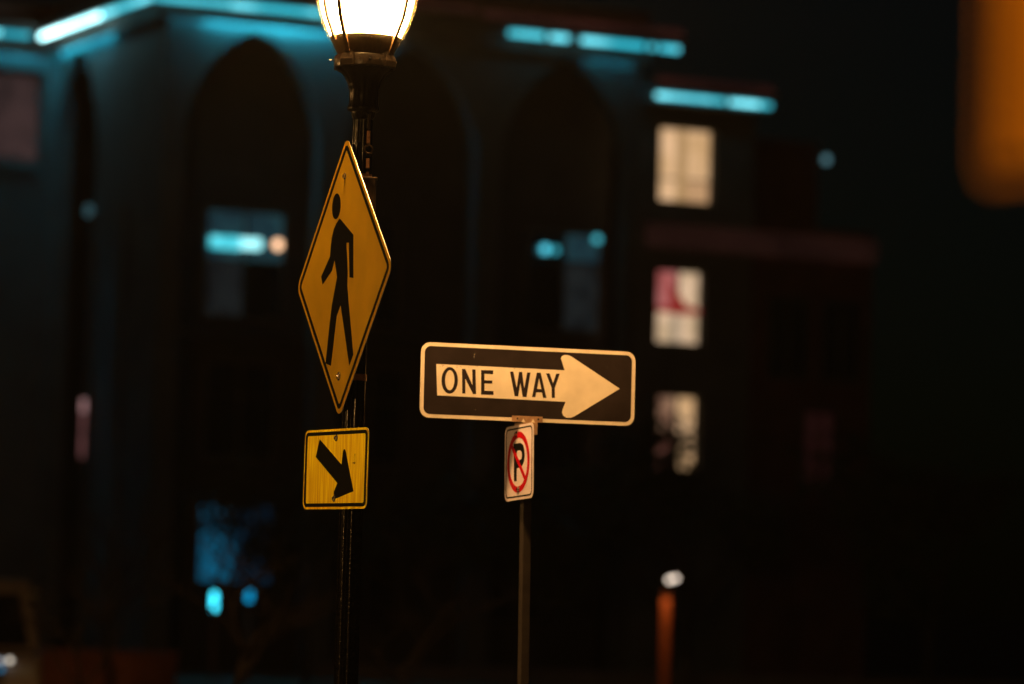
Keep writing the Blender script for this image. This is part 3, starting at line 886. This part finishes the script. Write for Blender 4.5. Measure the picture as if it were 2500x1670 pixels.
# ------------------------------------------------------------------ low brick wall
bw = empty("brick_wall", (-7.0, 60.0, 0), rad(3), label="low red brick wall behind the bare tree, lower left", cat="wall")
MB().box(-4, 1.9, 0, .30, 0, .66).build("wall_body", BRICKWALL, bw)
MB().box(-4.03, 1.93, -.03, .33, .66, .74).build("coping", mat("coping_brick", (.34, .12, .08), .8, var=.4, vscale=4), bw)
bw2 = empty("retaining_wall", (0, 73.2, 0), 0, label="low dark retaining wall along the plaza, behind the orange post", cat="wall")
MB().box(-3.5, 14, 0, .3, 0, .42).build("wall_body", TRIM, bw2)

# ------------------------------------------------------------------ orange post with twin lights
pp = empty("light_post", (2.93, 70.0, 0.1), label="orange post with a pair of small white lights on top, lower right", cat="light post")
MB().box(-.075, .075, -.075, .075, 0, 1.88).build("post", ORANGE, pp, bevel=.01)
MB().tube([(0, -.04, 1.86), (.02, -.14, 2.04), (.06, -.30, 2.09), (.09, -.34, 2.06)], .014, 8).build("arm", PLASTIC, pp)
for x, z in ((.045, 2.06), (.145, 2.09)):
    h_ = MB().lathe([(.055, z + .03), (.03, z + .08), (.01, z + .09)], 16, c=(x, -.36)).build("lamp_head", PLASTIC, pp)
    MB().lathe([(.01, z - .045), (.042, z - .02), (.045, z + .02), (.02, z + .035)], 16, c=(x, -.36)).build("bulb", emit("small_white_bulb", (3.2, 2.6, 2.1), 1.0), h_)
sl = bpy.data.lights.new("post_spot", 'SPOT')
sl.energy = 18.0; sl.color = (1.0, .55, .22); sl.spot_size = rad(70); sl.shadow_soft_size = .03
slo = bpy.data.objects.new("post_spot", sl)
slo.location = (.0, -.62, 2.02); slo.rotation_euler = (rad(28), 0, 0)
link(slo, pp)

# ------------------------------------------------------------------ lantern posts near the blue window
def lantern_post(x, y, zt, label, m, hh=.17, r=.045):
    o = empty("lantern_post", (x, y, 0.1), label=label, cat="lantern", group="cyan lanterns by the blue window")
    MB().tube([(0, 0, 0), (0, 0, zt - hh - .12)], .05, 10).build("post", mat("lantern_post_paint", (.16, .10, .08), .6, var=.3), o)
    MB().lathe([(.07, zt - hh - .12), (.08, zt - hh - .08), (.05, zt - hh)], 16).build("lantern_base", PLASTIC, o)
    MB().lathe([(r * .8, zt - hh), (r, zt - hh * .6), (r, zt + hh * .4), (r * .6, zt + hh * .6)], 16).build("glass", m, o, smooth=True)
    MB().lathe([(.06, zt + hh * .6), (.05, zt + hh * .7), (.01, zt + hh * .95)], 16).build("lantern_cap", PLASTIC, o)
    return o
lantern_post(-5.13, 68.0, 1.48, "bright cyan lantern on a short post below the blue window", emit("cyan_lantern_bright", (.16, 2.6, 3.4), 1.0), .21, .050)
lantern_post(-4.58, 69.0, 1.58, "dimmer blue lantern half behind branches, right of the bright cyan one", emit("blue_lantern", (.01, 1.0, 2.0), 1.0, col2=(.0, .2, .4), vscale=14), .12, .055)

# ------------------------------------------------------------------ parked van
van = empty("parked_van", (-5.98, 42.0, 0), rad(7.5), label="parked pale van with two glowing front lights, cut off at the lower left corner", cat="van")
def vprof(fn_pts, x0, x1):
    """side profile in (y,z) between x0 and x1"""
    mb = MB()
    mb.prism([fn_pts], 0, 1, lambda y, z, t_: (x0 + (x1 - x0) * t_, y, z))
    return mb
body = [(0.0, .32), (0.0, .80), (.12, .92), (.55, .98), (4.5, .98), (4.62, .80), (4.62, .35)]
vprof(body, -.95, .95).build("body", VANPAINT, van, bevel=.05)
cab = [(.50, .98), (1.10, 1.62), (1.30, 1.74), (4.2, 1.76), (4.5, 1.6), (4.58, .98)]
mb = MB()
def cabf(y, z, t_):
    wdt = .93 - max(0, (z - .98)) * .17
    return (-wdt + 2 * wdt * t_, y, z)
mb.prism([cab], 0, 1, cabf).build("cabin", VANPAINT, van, bevel=.04)
MB().add([(-.80, .500, 1.015), (.80, .500, 1.015), (.68, 1.020, 1.585), (-.68, 1.020, 1.585), (-.80, .53, 1.0), (.80, .53, 1.0), (.68, 1.06, 1.58), (-.68, 1.06, 1.58)],
         [(0, 1, 2, 3), (4, 7, 6, 5), (0, 4, 5, 1), (3, 2, 6, 7)]).build("windshield", DARKGLASS, van)
for s_ in (-1, 1):
    MB().tube([(s_ * .80, .95, 1.40), (s_ * .84, .70, 1.50)], .02, 6).build("mirror_arm", PLASTIC, van)
    MB().box(min(s_ * .80, s_ * .91), max(s_ * .80, s_ * .91), .62, .70, 1.48, 1.68).build("mirror", PLASTIC, van, bevel=.02)
    for y in (.85, 3.75):
        wv = MB()
        wv.tube([(s_ * .78, y, .33), (s_ * .96, y, .33)], .33, 24)
        wo = wv.build("wheel", TYRE, van)
        MB().tube([(s_ * .961, y, .33), (s_ * .972, y, .33)], .20, 18).build("rim", STEEL, wo)
    MB().box(min(s_ * .58, s_ * .86), max(s_ * .58, s_ * .86), -.02, .03, .68, .80).build("headlight", mat("headlight_lens", (.4, .4, .4), .1), van, bevel=.01)
MB().box(-.55, .55, -.015, .02, .60, .78).build("grille", PLASTIC, van)
MB().box(-.94, .94, -.06, .05, .34, .56).build("bumper", VANPAINT, van, bevel=.03)
for (x, z, m) in ((.60, .86, emit("headlight_white", (1.3, 1.15, .95), 1.0)), (.50, .85, emit("headlight_cool", (.55, .62, .70), 1.0)), (.51, .76, emit("headlight_blue", (.02, .22, .42), 1.0))):
    MB().lathe([(.01, z - .03), (.036, z), (.01, z + .03)], 12, c=(x, -.07)).build("running_light", m, van)


# ------------------------------------------------------------------ thin volume added to imitate lens glow and lift the blacks
hm = bpy.data.materials.new("lens_glow_haze"); hm.use_nodes = True
nt = hm.node_tree
for n in list(nt.nodes): nt.nodes.remove(n)
o_ = nt.nodes.new("ShaderNodeOutputMaterial"); v_ = nt.nodes.new("ShaderNodeVolumePrincipled")
v_.inputs["Color"].default_value = (0.80, 0.88, 0.95, 1)
v_.inputs["Density"].default_value = 0.00028
v_.inputs["Anisotropy"].default_value = 0.35
nt.links.new(v_.outputs[0], o_.inputs["Volume"])
tag(MB().box(-130, 130, -45, 110, -1.1, 20).build("glow_haze", hm), kind="stuff")
